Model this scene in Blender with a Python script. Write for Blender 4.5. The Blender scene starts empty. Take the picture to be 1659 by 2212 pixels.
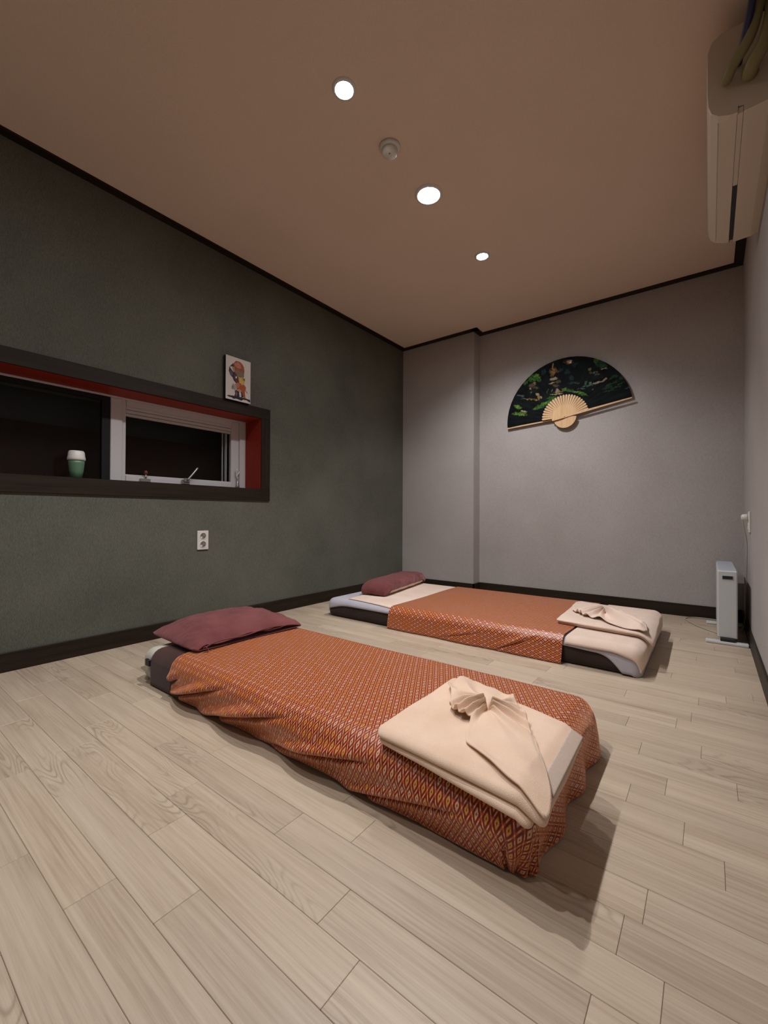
import bpy, bmesh, math, random
from mathutils import Vector, Matrix, noise
random.seed(7)
C = bpy.context.scene.collection
scene = bpy.context.scene
PI = math.pi
# ---------------------------------------------------------------- camera
cam_d = bpy.data.cameras.new('camera')
cam_d.sensor_fit = 'HORIZONTAL'; cam_d.sensor_width = 36.0; cam_d.lens = 36.0*919.55/1659.0
cam_d.clip_start = 0.02
cam = bpy.data.objects.new('camera', cam_d); C.objects.link(cam)
R_ = Vector((0.79409, 0.60779, 0.00426)); U_ = Vector((0.00148, -0.00895, 0.99996)); W_ = Vector((-0.60780, 0.79405, 0.00801))
m = Matrix((R_, U_, -W_)).transposed().to_4x4(); m.translation = Vector((0, 0, 0.70))
cam.matrix_world = m
scene.camera = cam
# ---------------------------------------------------------------- world, exposure
w = bpy.data.worlds.new('world'); scene.world = w; w.use_nodes = True
w.node_tree.nodes['Background'].inputs[0].default_value = (0.9, 0.8, 0.7, 1)
w.node_tree.nodes['Background'].inputs[1].default_value = 0.02
scene.view_settings.view_transform = 'Standard'
scene.view_settings.look = 'None'
scene.view_settings.gamma = 1.0
scene.view_settings.use_curve_mapping = False
scene.view_settings.exposure = 0.02
# ---------------------------------------------------------------- room measures
XL, XR, YB, YF, H = -2.478, 0.178, 3.674, -1.45, 2.379      # left, right, back, front (behind the camera), height
XC, YC = -1.697, 3.548                                      # pilaster: its right side and its front
SPOT_W, WIDE_W = 1.0, 1.0
SPOT_COL = (0.98, 0.97, 1.0)
# ceiling lights: (x, y, kind)
LAMPS = [(-1.140, 1.220, 'spot', 84), (-1.163, 1.892, 'wide', 14), (-1.163, 2.551, 'spot', 84), (-1.14, 0.45, 'spot', 58), (-1.14, -0.25, 'wide', 12)]  # last lamp is an unseen addition behind the camera, to light the foreground

# ================================================================ helpers
def link(name, me, mat=None, parent=None):
    o = bpy.data.objects.new(name, me)
    if mat is not None and len(me.materials) == 0: me.materials.append(mat)
    C.objects.link(o)
    if parent is not None: o.parent = parent
    return o
def empty(name, loc=(0, 0, 0), rz=0.0):
    o = bpy.data.objects.new(name, None); C.objects.link(o)
    o.location = loc; o.rotation_euler = (0, 0, rz); o.empty_display_size = 0.05
    bpy.context.view_layer.update()
    return o
def tag(o, label=None, cat=None, group=None, kind=None):
    if label: o['label'] = label
    if cat: o['category'] = cat
    if group: o['group'] = group
    if kind: o['kind'] = kind
    return o
def wp(o):      # world-built mesh below a placed Empty keeps its world position
    o.matrix_parent_inverse = o.parent.matrix_world.inverted(); return o
def smooth(me, on=True):
    me.polygons.foreach_set('use_smooth', [on]*len(me.polygons)); me.update()
def bm_mesh(bm, name, sm=False):
    me = bpy.data.meshes.new(name); bm.to_mesh(me); bm.free()
    if sm: smooth(me)
    return me
def add_box(bm, lo, hi, bev=0.0, seg=1):
    t = bmesh.new()
    bmesh.ops.create_cube(t, size=1.0)
    for v in t.verts:
        v.co = Vector([lo[i] + (v.co[i]+0.5)*(hi[i]-lo[i]) for i in range(3)])
    if bev > 0:
        bmesh.ops.bevel(t, geom=list(t.edges), offset=bev, segments=seg, affect='EDGES', profile=0.5)
    me = bpy.data.meshes.new('t'); t.to_mesh(me); t.free(); bm.from_mesh(me); bpy.data.meshes.remove(me)
def box(name, lo, hi, mat, parent=None, bev=0.0, seg=1, sm=False):
    bm = bmesh.new(); add_box(bm, lo, hi, bev, seg)
    o = link(name, bm_mesh(bm, name, sm), mat, parent)
    if parent is not None: wp(o)
    return o
def boxes(name, lst, mat, parent=None, bev=0.0):
    bm = bmesh.new()
    for lo, hi in lst: add_box(bm, lo, hi, bev)
    o = link(name, bm_mesh(bm, name), mat, parent)
    if parent is not None: wp(o)
    return o
def add_lathe(bm, prof, cen, axis='z', n=32, cap=True):
    rings = []
    for r, h in prof:
        ring = []
        for i in range(n):
            a = 2*PI*i/n; p = (r*math.cos(a), r*math.sin(a), h)
            if axis == 'x': p = (h, p[0], p[1])
            elif axis == 'y': p = (p[0], h, p[1])
            ring.append(bm.verts.new(Vector(p)+Vector(cen)))
        rings.append(ring)
    for a, b in zip(rings, rings[1:]):
        for i in range(n):
            bm.faces.new((a[i], a[(i+1) % n], b[(i+1) % n], b[i]))
    if cap:
        bm.faces.new(rings[0][::-1]); bm.faces.new(rings[-1])
    bmesh.ops.recalc_face_normals(bm, faces=bm.faces)
def lathe(name, prof, cen, mat, parent=None, axis='z', n=32, sm=True, cap=True):
    bm = bmesh.new(); add_lathe(bm, prof, cen, axis, n, cap)
    o = link(name, bm_mesh(bm, name, sm), mat, parent)
    if sm:
        for e in o.data.edges: pass
    if parent is not None: wp(o)
    return o
def add_tube(bm, pts, r, n=8, radii=None):
    pts = [Vector(p) for p in pts]; rings = []
    up = Vector((0, 0, 1))
    for i, p in enumerate(pts):
        d = (pts[min(i+1, len(pts)-1)]-pts[max(i-1, 0)]).normalized()
        s = d.cross(up)
        if s.length < 1e-3: s = d.cross(Vector((1, 0, 0)))
        s.normalize(); t = s.cross(d).normalized()
        rr = radii[i] if radii else r
        rings.append([bm.verts.new(p + s*rr*math.cos(2*PI*k/n) + t*rr*math.sin(2*PI*k/n)) for k in range(n)])
    for a, b in zip(rings, rings[1:]):
        for k in range(n): bm.faces.new((a[k], a[(k+1) % n], b[(k+1) % n], b[k]))
    bm.faces.new(rings[0][::-1]); bm.faces.new(rings[-1])
    bmesh.ops.recalc_face_normals(bm, faces=bm.faces)
def catmull(pts, k=8):
    P = [Vector(p) for p in pts]; P = [P[0]*2-P[1]] + P + [P[-1]*2-P[-2]]; out = []
    for i in range(1, len(P)-2):
        for j in range(k):
            t = j/k; a, b, c, d = P[i-1:i+3]
            out.append(0.5*((2*b)+(c-a)*t+(2*a-5*b+4*c-d)*t*t+(3*b-a-3*c+d)*t**3))
    out.append(P[-2]); return out
def tube(name, pts, r, mat, parent=None, n=8, k=8, radii=None):
    bm = bmesh.new(); add_tube(bm, catmull(pts, k) if k else pts, r, n, radii)
    o = link(name, bm_mesh(bm, name, True), mat, parent)
    if parent is not None: wp(o)
    return o
def grid_mesh(name, nu, nv, fn, uv=None, closed_u=False, sm=True):
    """fn(i/nu, j/nv) -> xyz ; uv(...) -> (u, v) in metres"""
    vs = []; fs = []; nui = nu if closed_u else nu+1
    for j in range(nv+1):
        for i in range(nui): vs.append(tuple(fn(i/nu, j/nv)))
    for j in range(nv):
        for i in range(nu):
            i2 = (i+1) % nui
            fs.append((j*nui+i, j*nui+i2, (j+1)*nui+i2, (j+1)*nui+i))
    me = bpy.data.meshes.new(name); me.from_pydata(vs, [], fs)
    if uv:
        L = me.uv_layers.new(name='UVMap'); k = 0
        for j in range(nv):
            for i in range(nu):
                for a, b in ((i, j), (i+1, j), (i+1, j+1), (i, j+1)):
                    L.data[k].uv = uv(a/nu, b/nv); k += 1
    if sm: smooth(me)
    me.update(); return me
def solid(o, th, offset=0.0):
    s = o.modifiers.new('thickness', 'SOLIDIFY'); s.thickness = th; s.offset = offset; return o
def clamp(a, lo, hi): return max(lo, min(hi, a))
def sstep(a, b, x):
    t = clamp((x-a)/(b-a), 0, 1); return t*t*(3-2*t)
def nz(x, y, z=0.0): return noise.noise(Vector((x, y, z)))

# ================================================================ materials
def new_mat(name, col, rough=0.6, spec=0.5, metal=0.0, sheen=0.0, sheen_tint=None):
    mt = bpy.data.materials.new(name); mt.use_nodes = True
    b = mt.node_tree.nodes['Principled BSDF']
    b.inputs['Base Color'].default_value = (*col, 1); b.inputs['Roughness'].default_value = rough
    b.inputs['Specular IOR Level'].default_value = spec; b.inputs['Metallic'].default_value = metal
    if sheen:
        b.inputs['Sheen Weight'].default_value = sheen; b.inputs['Sheen Roughness'].default_value = 0.4
        if sheen_tint: b.inputs['Sheen Tint'].default_value = (*sheen_tint, 1)
    return mt
class G:
    """small node-graph builder"""
    def __init__(s, mt): s.nt = mt.node_tree; s.N = s.nt.nodes; s.L = s.nt.links; s.b = s.N['Principled BSDF']
    def put(s, sock, v):
        if isinstance(v, bpy.types.NodeSocket): s.L.new(v, sock)
        else: sock.default_value = v
    def m(s, op, a, b=0.0, c=0.0):
        n = s.N.new('ShaderNodeMath'); n.operation = op
        s.put(n.inputs[0], a); s.put(n.inputs[1], b)
        if len(n.inputs) > 2: s.put(n.inputs[2], c)
        return n.outputs[0]
    def coord(s, kind='Object'): return s.N.new('ShaderNodeTexCoord').outputs[kind]
    def mapping(s, vec, scale=(1, 1, 1), loc=(0, 0, 0), rot=(0, 0, 0)):
        n = s.N.new('ShaderNodeMapping'); s.L.new(vec, n.inputs[0])
        n.inputs['Scale'].default_value = scale
        s.put(n.inputs['Location'], loc); n.inputs['Rotation'].default_value = rot
        return n.outputs[0]
    def noise(s, vec, scale, detail=3, rough=0.5, dist=0.0, col=False):
        n = s.N.new('ShaderNodeTexNoise'); s.L.new(vec, n.inputs['Vector'])
        n.inputs['Scale'].default_value = scale; n.inputs['Detail'].default_value = detail
        n.inputs['Roughness'].default_value = rough; n.inputs['Distortion'].default_value = dist
        return n.outputs[1 if col else 0]
    def ramp(s, fac, stops):
        n = s.N.new('ShaderNodeValToRGB'); s.put(n.inputs[0], fac); e = n.color_ramp.elements
        e[0].position, e[0].color = stops[0][0], (*stops[0][1], 1)
        e[1].position, e[1].color = stops[-1][0], (*stops[-1][1], 1)
        for p, c in stops[1:-1]:
            x = e.new(p); x.color = (*c, 1)
        return n.outputs[0]
    def mix(s, fac, a, b, mode='MIX'):
        n = s.N.new('ShaderNodeMix'); n.data_type = 'RGBA'; n.blend_type = mode
        s.put(n.inputs[0], fac)
        s.put(n.inputs[6], a if isinstance(a, bpy.types.NodeSocket) else (*a, 1))
        s.put(n.inputs[7], b if isinstance(b, bpy.types.NodeSocket) else (*b, 1))
        return n.outputs[2]
    def sep(s, vec):
        n = s.N.new('ShaderNodeSeparateXYZ'); s.L.new(vec, n.inputs[0]); return n.outputs
    def comb(s, x, y, z):
        n = s.N.new('ShaderNodeCombineXYZ')
        for i, v in enumerate((x, y, z)): s.put(n.inputs[i], v)
        return n.outputs[0]
    def bump(s, h, strength=0.3, dist=0.002):
        n = s.N.new('ShaderNodeBump'); s.put(n.inputs['Height'], h)
        n.inputs['Strength'].default_value = strength; n.inputs['Distance'].default_value = dist
        s.L.new(n.outputs[0], s.b.inputs['Normal'])
    def base(s, c): s.L.new(c, s.b.inputs['Base Color'])

def wallpaper(name, c1, c2, vert=True):
    mt = new_mat(name, c1, 0.85, 0.25); g = G(mt); o = g.coord()
    fine = g.noise(g.mapping(o, (180, 180, 560)), 1.0, 3)
    thr = g.noise(g.mapping(o, (520, 520, 90)), 1.0, 3)
    f = g.m('MULTIPLY_ADD', thr, 0.5, g.m('MULTIPLY', fine, 0.5))
    big = g.noise(o, 2.2, 3)
    fac = g.m('ADD', g.m('MULTIPLY', f, 0.75), g.m('MULTIPLY', big, 0.25))
    g.base(g.ramp(fac, [(0.36, c1), (0.64, c2)])); g.bump(f, 0.5, 0.0015)
    return mt
m_wall_l = wallpaper('dark olive linen wallpaper', (0.062, 0.065, 0.049), (0.152, 0.150, 0.124))
m_wall = wallpaper('greige linen wallpaper', (0.33, 0.30, 0.28), (0.46, 0.425, 0.405))
m_ceil = wallpaper('beige ceiling paper', (0.70, 0.56, 0.45), (0.78, 0.63, 0.51))

def wood(name, c1, c2, sx=1.0, rough=0.5, axis=0):
    mt = new_mat(name, c1, rough, 0.22); g = G(mt); o = g.coord()
    sc = [55, 55, 55]; sc[axis] = 2.5
    f = g.noise(g.mapping(o, tuple(sc)), 1.0, 4, 0.6, 0.6)
    g.base(g.ramp(f, [(0.3, c1), (0.7, c2)])); g.bump(f, 0.15, 0.001); return mt
m_trim_x = wood('dark brown trim along x', (0.012, 0.008, 0.005), (0.026, 0.017, 0.010), axis=0)
m_trim_y = wood('dark brown trim along y', (0.012, 0.008, 0.005), (0.026, 0.017, 0.010), axis=1)
m_trim_z = wood('dark brown trim upright', (0.012, 0.008, 0.005), (0.026, 0.017, 0.010), axis=2)
m_red = wood('red stained lining', (0.24, 0.018, 0.006), (0.29, 0.026, 0.009), axis=1)

# vinyl plank floor: pale greige oak print, some planks with cathedral grain
m_floor = new_mat('greige oak planks', (0.4, 0.33, 0.25), 0.42, 0.45); g = G(m_floor)
oi = g.N.new('ShaderNodeObjectInfo').outputs['Random']
off = g.comb(g.m('MULTIPLY', oi, 37.0), g.m('MULTIPLY', oi, 91.0), 0.0)
o = g.mapping(g.coord(), (1, 1, 1), off)
s1 = g.noise(g.mapping(o, (3.0, 130, 1)), 1.0, 6, 0.7)
s2 = g.noise(g.mapping(o, (1.2, 14, 1)), 1.0, 3, 0.5, 0.3)
xyz = g.sep(o)
ring = g.m('SINE', g.m('MULTIPLY_ADD', g.noise(g.mapping(o, (2.6, 15, 1)), 1.0, 1.0, 0.4), 120.0, g.m('MULTIPLY', xyz[0], 3.0)))
cath = g.m('POWER', g.m('MULTIPLY_ADD', ring, 0.5, 0.5), 4.0)
sel = g.m('GREATER_THAN', g.m('FRACT', g.m('MULTIPLY', oi, 7.31)), 0.66)
patch = g.m('SMOOTH_MAX', g.m('MULTIPLY', g.m('SUBTRACT', g.noise(g.mapping(o, (3.0, 9, 1), (5, 3, 0)), 1.0, 1), 0.40), 5.0), 0.0, 0.05)
patch = g.m('MINIMUM', patch, 1.0)
cm = g.m('MULTIPLY', g.m('MULTIPLY', cath, patch), sel)
c = g.ramp(g.m('MULTIPLY_ADD', s1, 0.62, g.m('MULTIPLY', s2, 0.38)), [(0.33, (0.345, 0.258, 0.182)), (0.52, (0.475, 0.378, 0.285)), (0.68, (0.555, 0.455, 0.350))])
c = g.mix(g.m('MULTIPLY', cm, 0.50), c, (0.20, 0.15, 0.10))
tone = g.m('MULTIPLY_ADD', oi, 0.12, 0.94)
c = g.mix(1.0, c, g.comb(tone, tone, g.m('MULTIPLY_ADD', oi, 0.10, 0.92)), 'MULTIPLY')
g.base(c); g.bump(g.m('ADD', s1, g.m('MULTIPLY', cm, -0.6)), 0.12, 0.0008)
g.put(g.b.inputs['Roughness'], g.m('MULTIPLY_ADD', s1, 0.18, 0.34))
m_subfloor = new_mat('dark subfloor', (0.20, 0.15, 0.11), 0.8)

def lattice(name, wd, ht, lean=0.0):
    """woven lozenge brocade, wd x ht metres per lozenge, in UV metres"""
    mt = new_mat(name, (0.5, 0.1, 0.03), 0.42, 0.6, sheen=1.0, sheen_tint=(1.0, 0.46, 0.28)); g = G(mt)
    u, v, _ = g.sep(g.coord('UV'))
    if lean: u = g.m('MULTIPLY_ADD', v, lean, u)
    a = g.m('MULTIPLY', u, 1.0/wd); b = g.m('MULTIPLY', v, 1.0/ht)
    s = g.m('ADD', a, b); t = g.m('SUBTRACT', b, a)
    rs = g.m('ROUND', s); rt = g.m('ROUND', t)
    fs = g.m('SUBTRACT', s, rs); ft = g.m('SUBTRACT', t, rt)
    As = g.m('ABSOLUTE', fs); At = g.m('ABSOLUTE', ft)
    mx = g.m('MAXIMUM', As, At); mn = g.m('MINIMUM', As, At)
    wn = g.N.new('ShaderNodeTexWhiteNoise'); g.L.new(g.comb(rs, rt, 0.0), wn.inputs['Vector'])
    rnd = wn.outputs['Value']
    flower = g.mix(g.m('GREATER_THAN', rnd, 0.45), (0.72, 0.29, 0.050), (0.74, 0.39, 0.22))
    ang = g.m('ARCTAN2', ft, fs)
    ray = g.m('GREATER_THAN', g.m('COSINE', g.m('MULTIPLY', ang, 8.0)), 0.72)
    ray = g.m('MULTIPLY', ray, g.m('GREATER_THAN', mx, 0.13))
    flower = g.mix(g.m('MULTIPLY', ray, 0.55), flower, (0.32, 0.06, 0.01))
    flower = g.mix(g.m('LESS_THAN', mx, 0.075), flower, (0.10, 0.075, 0.008))
    red = (0.150, 0.008, 0.004)
    c = g.mix(g.m('LESS_THAN', mx, 0.235), red, flower)
    c = g.mix(g.m('GREATER_THAN', mx, 0.415), c, (0.49, 0.105, 0.030))
    c = g.mix(g.m('MULTIPLY', g.m('GREATER_THAN', mx, 0.455), g.m('LESS_THAN', mn, 0.17)), c, (0.85, 0.42, 0.20))
    c = g.mix(g.m('GREATER_THAN', mn, 0.44), c, (0.86, 0.40, 0.10))
    g.base(c)
    n = g.noise(g.mapping(g.coord('UV'), (900, 900, 1)), 1.0, 1)
    g.bump(g.m('ADD', g.m('MULTIPLY', n, 0.3), g.m('LESS_THAN', mx, 0.255)), 0.25, 0.0006)
    return mt
m_cloth1 = lattice('orange lozenge brocade', 0.0212, 0.0372)
m_cloth2 = lattice('orange lozenge brocade turned', 0.0385, 0.0225)

def fabric(name, c1, c2, rough=0.9, sheen=0.3, scale=700, bump=0.4, tint=None, dist=0.0015):
    mt = new_mat(name, c1, rough, 0.15, sheen=sheen, sheen_tint=tint); g = G(mt); o = g.coord()
    f = g.noise(o, scale, 2); b = g.noise(o, 9.0, 3)
    g.base(g.ramp(g.m('MULTIPLY_ADD', f, 0.4, g.m('MULTIPLY', b, 0.6)), [(0.36, c1), (0.64, c2)]))
    g.bump(f, bump, dist); return mt
m_terry = fabric('peach terry towel', (0.75, 0.53, 0.38), (0.85, 0.64, 0.48), 0.95, 0.4, 700, 0.55, (1, 0.85, 0.75), 0.0015)
m_cream = fabric('cream terry towel', (0.68, 0.52, 0.42), (0.77, 0.61, 0.50), 0.95, 0.3, 420, 0.5, (1, 0.9, 0.8))
m_band = new_mat('ribbed towel border', (0.60, 0.47, 0.38), 0.6, 0.4); g = G(m_band)
g.bump(g.m('SINE', g.m('MULTIPLY', g.sep(g.coord('UV'))[1], 900.0)), 0.5, 0.001)
m_maroon = fabric('maroon towelling', (0.125, 0.036, 0.036), (0.190, 0.062, 0.060), 0.9, 0.5, 380, 0.6, (0.9, 0.55, 0.55))
m_plum = fabric('dark brown flannel', (0.045, 0.018, 0.014), (0.070, 0.030, 0.022), 0.95, 0.3)
m_matt = fabric('dark brown mattress ticking', (0.030, 0.019, 0.016), (0.044, 0.028, 0.024), 0.9, 0.2)
m_sheet = fabric('pale lavender sheet', (0.40, 0.38, 0.42), (0.47, 0.45, 0.49), 0.9, 0.2)
m_ticking = fabric('off-white ticking', (0.46, 0.44, 0.36), (0.56, 0.54, 0.45), 0.9, 0.2)
m_white = new_mat('white plastic', (0.66, 0.64, 0.60), 0.4)
m_upvc = new_mat('white window profile', (0.56, 0.54, 0.54), 0.4)
m_heat = new_mat('heater enamel', (0.55, 0.56, 0.55), 0.45)
m_heat_top = new_mat('heater grille grey', (0.40, 0.43, 0.46), 0.5)
m_black = new_mat('black plastic', (0.010, 0.010, 0.012), 0.45)
m_board = new_mat('brown backing board', (0.026, 0.012, 0.008), 0.9, 0.1)
m_dark = new_mat('dark sash', (0.006, 0.005, 0.006), 0.6, 0.3)
m_metal = new_mat('brushed latch metal', (0.42, 0.40, 0.38), 0.35, 0.5, 0.8)
m_knob = new_mat('red brown knob', (0.16, 0.04, 0.02), 0.5)
m_glass = new_mat('window glass', (0.9, 0.95, 0.95), 0.03); m_glass.node_tree.nodes['Principled BSDF'].inputs['IOR'].default_value = 1.2; m_glass.node_tree.nodes['Principled BSDF'].inputs['Transmission Weight'].default_value = 1.0
m_bamboo = wood('pale bamboo', (0.58, 0.36, 0.17), (0.70, 0.47, 0.26), axis=2, rough=0.45)
m_green = new_mat('green tumbler', (0.10, 0.20, 0.12), 0.3)
m_ac = new_mat('cream air conditioner shell', (0.62, 0.53, 0.42), 0.4)
m_tape = new_mat('olive pipe tape', (0.20, 0.17, 0.07), 0.6)
m_navy = new_mat('navy cable sheath', (0.012, 0.014, 0.06), 0.5)
m_cord = new_mat('beige cord', (0.40, 0.37, 0.28), 0.5)
m_hole = new_mat('socket well', (0.20, 0.16, 0.13), 0.6)
def emit(name, col, st):
    mt = new_mat(name, (0.8, 0.8, 0.8), 0.5); b = mt.node_tree.nodes['Principled BSDF']
    b.inputs['Emission Color'].default_value = (*col, 1); b.inputs['Emission Strength'].default_value = st; return mt
m_lens = emit('lit lamp lens', (0.97, 0.98, 1.0), 200.0)
def attr_mat(name, rough):
    mt = new_mat(name, (0.5, 0.5, 0.5), rough, 0.3); g = G(mt)
    n = g.N.new('ShaderNodeAttribute'); n.attribute_name = 'print'; g.base(n.outputs['Color']); return mt
m_print = attr_mat('canvas print', 0.6); m_fanpaint = attr_mat('painted black fan cloth', 0.75); m_fanpaint.node_tree.nodes['Principled BSDF'].inputs['Specular IOR Level'].default_value = 0.12

FAN=[(0.035, 0.444, 0.014, 0.015, -0.21, 'm'), (0.023, 0.443, 0.036, 0.018, -0.22, 'b'), (-0.094, 0.434, 0.008, 0.021, -0.12, 'y'), (-0.095, 0.393, 0.03, 0.028, -0.2, 'o'), (-0.099, 0.365, 0.016, 0.017, -0.24, 'b'), (-0.063, 0.382, 0.014, 0.013, -0.21, 'b'), (-0.087, 0.329, 0.031, 0.012, 0.06, 't'), (-0.107, 0.295, 0.022, 0.008, 0.0, 't'), (-0.055, 0.298, 0.023, 0.01, -0.04, 'd'), (-0.071, 0.268, 0.025, 0.014, -0.21, 'd'), (-0.063, 0.225, 0.011, 0.019, -0.18, 't'), (-0.103, 0.233, 0.017, 0.004, 1.21, 'g'), (-0.14, 0.23, 0.005, 0.017, -0.2, 'g'), (-0.047, 0.213, 0.046, 0.005, -0.02, 'o'), (-0.071, 0.199, 0.047, 0.006, -0.02, 't'), (-0.004, 0.229, 0.02, 0.012, 0.0, 'L'), (-0.269, 0.308, 0.031, 0.018, 0.03, 'd'), (-0.244, 0.32, 0.009, 0.013, -0.46, 'o'), (-0.282, 0.28, 0.009, 0.01, -0.11, 't'), (-0.235, 0.28, 0.022, 0.01, -0.18, 'd'), (-0.261, 0.259, 0.044, 0.021, -0.16, 'n'), (-0.278, 0.245, 0.005, 0.013, -0.2, 'g'), (-0.252, 0.369, 0.048, 0.031, 0.17, 'G'), (-0.231, 0.382, 0.024, 0.013, 0.17, 'L'), (-0.21, 0.352, 0.017, 0.025, -0.17, 'G'), (-0.321, 0.343, 0.025, 0.018, 0.37, 'G'), (-0.269, 0.187, 0.065, 0.006, -0.25, 'o'), (-0.21, 0.195, 0.01, 0.022, -0.2, 'y'), (-0.193, 0.19, 0.008, 0.009, -0.24, 't'), (-0.222, 0.223, 0.016, 0.012, -0.19, 't'), (-0.364, 0.234, 0.033, 0.01, -0.34, 'g'), (-0.338, 0.203, 0.026, 0.005, -0.15, 'g'), (-0.395, 0.142, 0.039, 0.015, -0.48, 'L'), (-0.373, 0.13, 0.023, 0.009, -0.13, 'G'), (-0.338, 0.094, 0.029, 0.006, -0.24, 't'), (-0.373, 0.076, 0.066, 0.014, -0.2, 'L'), (-0.364, 0.085, 0.044, 0.01, -0.14, 'G'), (-0.177, 0.126, 0.063, 0.016, 0.26, 'G'), (-0.144, 0.138, 0.039, 0.009, 0.15, 'L'), (-0.103, 0.173, 0.047, 0.01, -0.02, 'G'), (-0.111, 0.153, 0.039, 0.012, 0.23, 'G'), (-0.218, 0.103, 0.048, 0.011, 0.1, 'G'), (0.015, 0.219, 0.049, 0.009, -0.33, 'G'), (0.099, 0.184, 0.047, 0.008, -0.3, 'L'), (0.137, 0.162, 0.039, 0.01, -0.37, 'G'), (0.069, 0.193, 0.021, 0.006, -0.34, 'g'), (0.015, 0.366, 0.02, 0.024, -0.2, 't2'), (0.046, 0.311, 0.017, 0.021, -0.17, 't2'), (0.077, 0.411, 0.021, 0.017, 0.4, 't2'), (0.061, 0.268, 0.046, 0.008, -0.09, 't2'), (0.092, 0.258, 0.022, 0.005, -0.18, 'g'), (-0.169, 0.404, 0.02, 0.026, -0.2, 't2'), (-0.032, 0.392, 0.016, 0.013, -0.19, 't2'), (0.231, 0.409, 0.019, 0.018, 0.21, 'G'), (0.256, 0.384, 0.037, 0.028, -0.19, 'G2'), (0.281, 0.352, 0.026, 0.024, -0.24, 'G2'), (0.184, 0.35, 0.017, 0.014, 0.17, 'o2'), (0.224, 0.32, 0.023, 0.009, 0.17, 'g'), (0.195, 0.322, 0.012, 0.008, -0.17, 'd'), (0.285, 0.333, 0.024, 0.005, 0.04, 't'), (0.239, 0.282, 0.048, 0.024, 0.0, 'n'), (0.239, 0.298, 0.022, 0.007, -0.23, 'd'), (0.288, 0.249, 0.022, 0.007, 0.46, 't'), (0.239, 0.235, 0.041, 0.006, 0.07, 't'), (0.188, 0.24, 0.009, 0.013, -0.11, 'g'), (0.159, 0.25, 0.006, 0.02, -0.32, 'g'), (0.166, 0.224, 0.036, 0.006, 0.03, 'g'), (0.122, 0.208, 0.029, 0.005, -0.17, 'g'), (0.206, 0.189, 0.009, 0.005, -0.11, 'g'), (0.337, 0.209, 0.046, 0.01, 0.27, 'G2'), (0.309, 0.183, 0.04, 0.008, 0.12, 'G2'), (0.364, 0.177, 0.046, 0.006, 0.11, 'G2'), (0.323, 0.157, 0.04, 0.007, 0.12, 'G2'), (0.398, 0.197, 0.026, 0.006, 0.36, 'G2'), (0.405, 0.242, 0.013, 0.015, -0.23, 'G2'), (0.351, 0.26, 0.033, 0.008, 0.22, 'G2'), (0.445, 0.158, 0.013, 0.003, 0.08, 'g'), (-0.222, 0.026, 0.021, 0.003, -0.05, 't2'), (0.122, 0.128, 0.022, 0.005, -0.18, 'n')]

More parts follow.
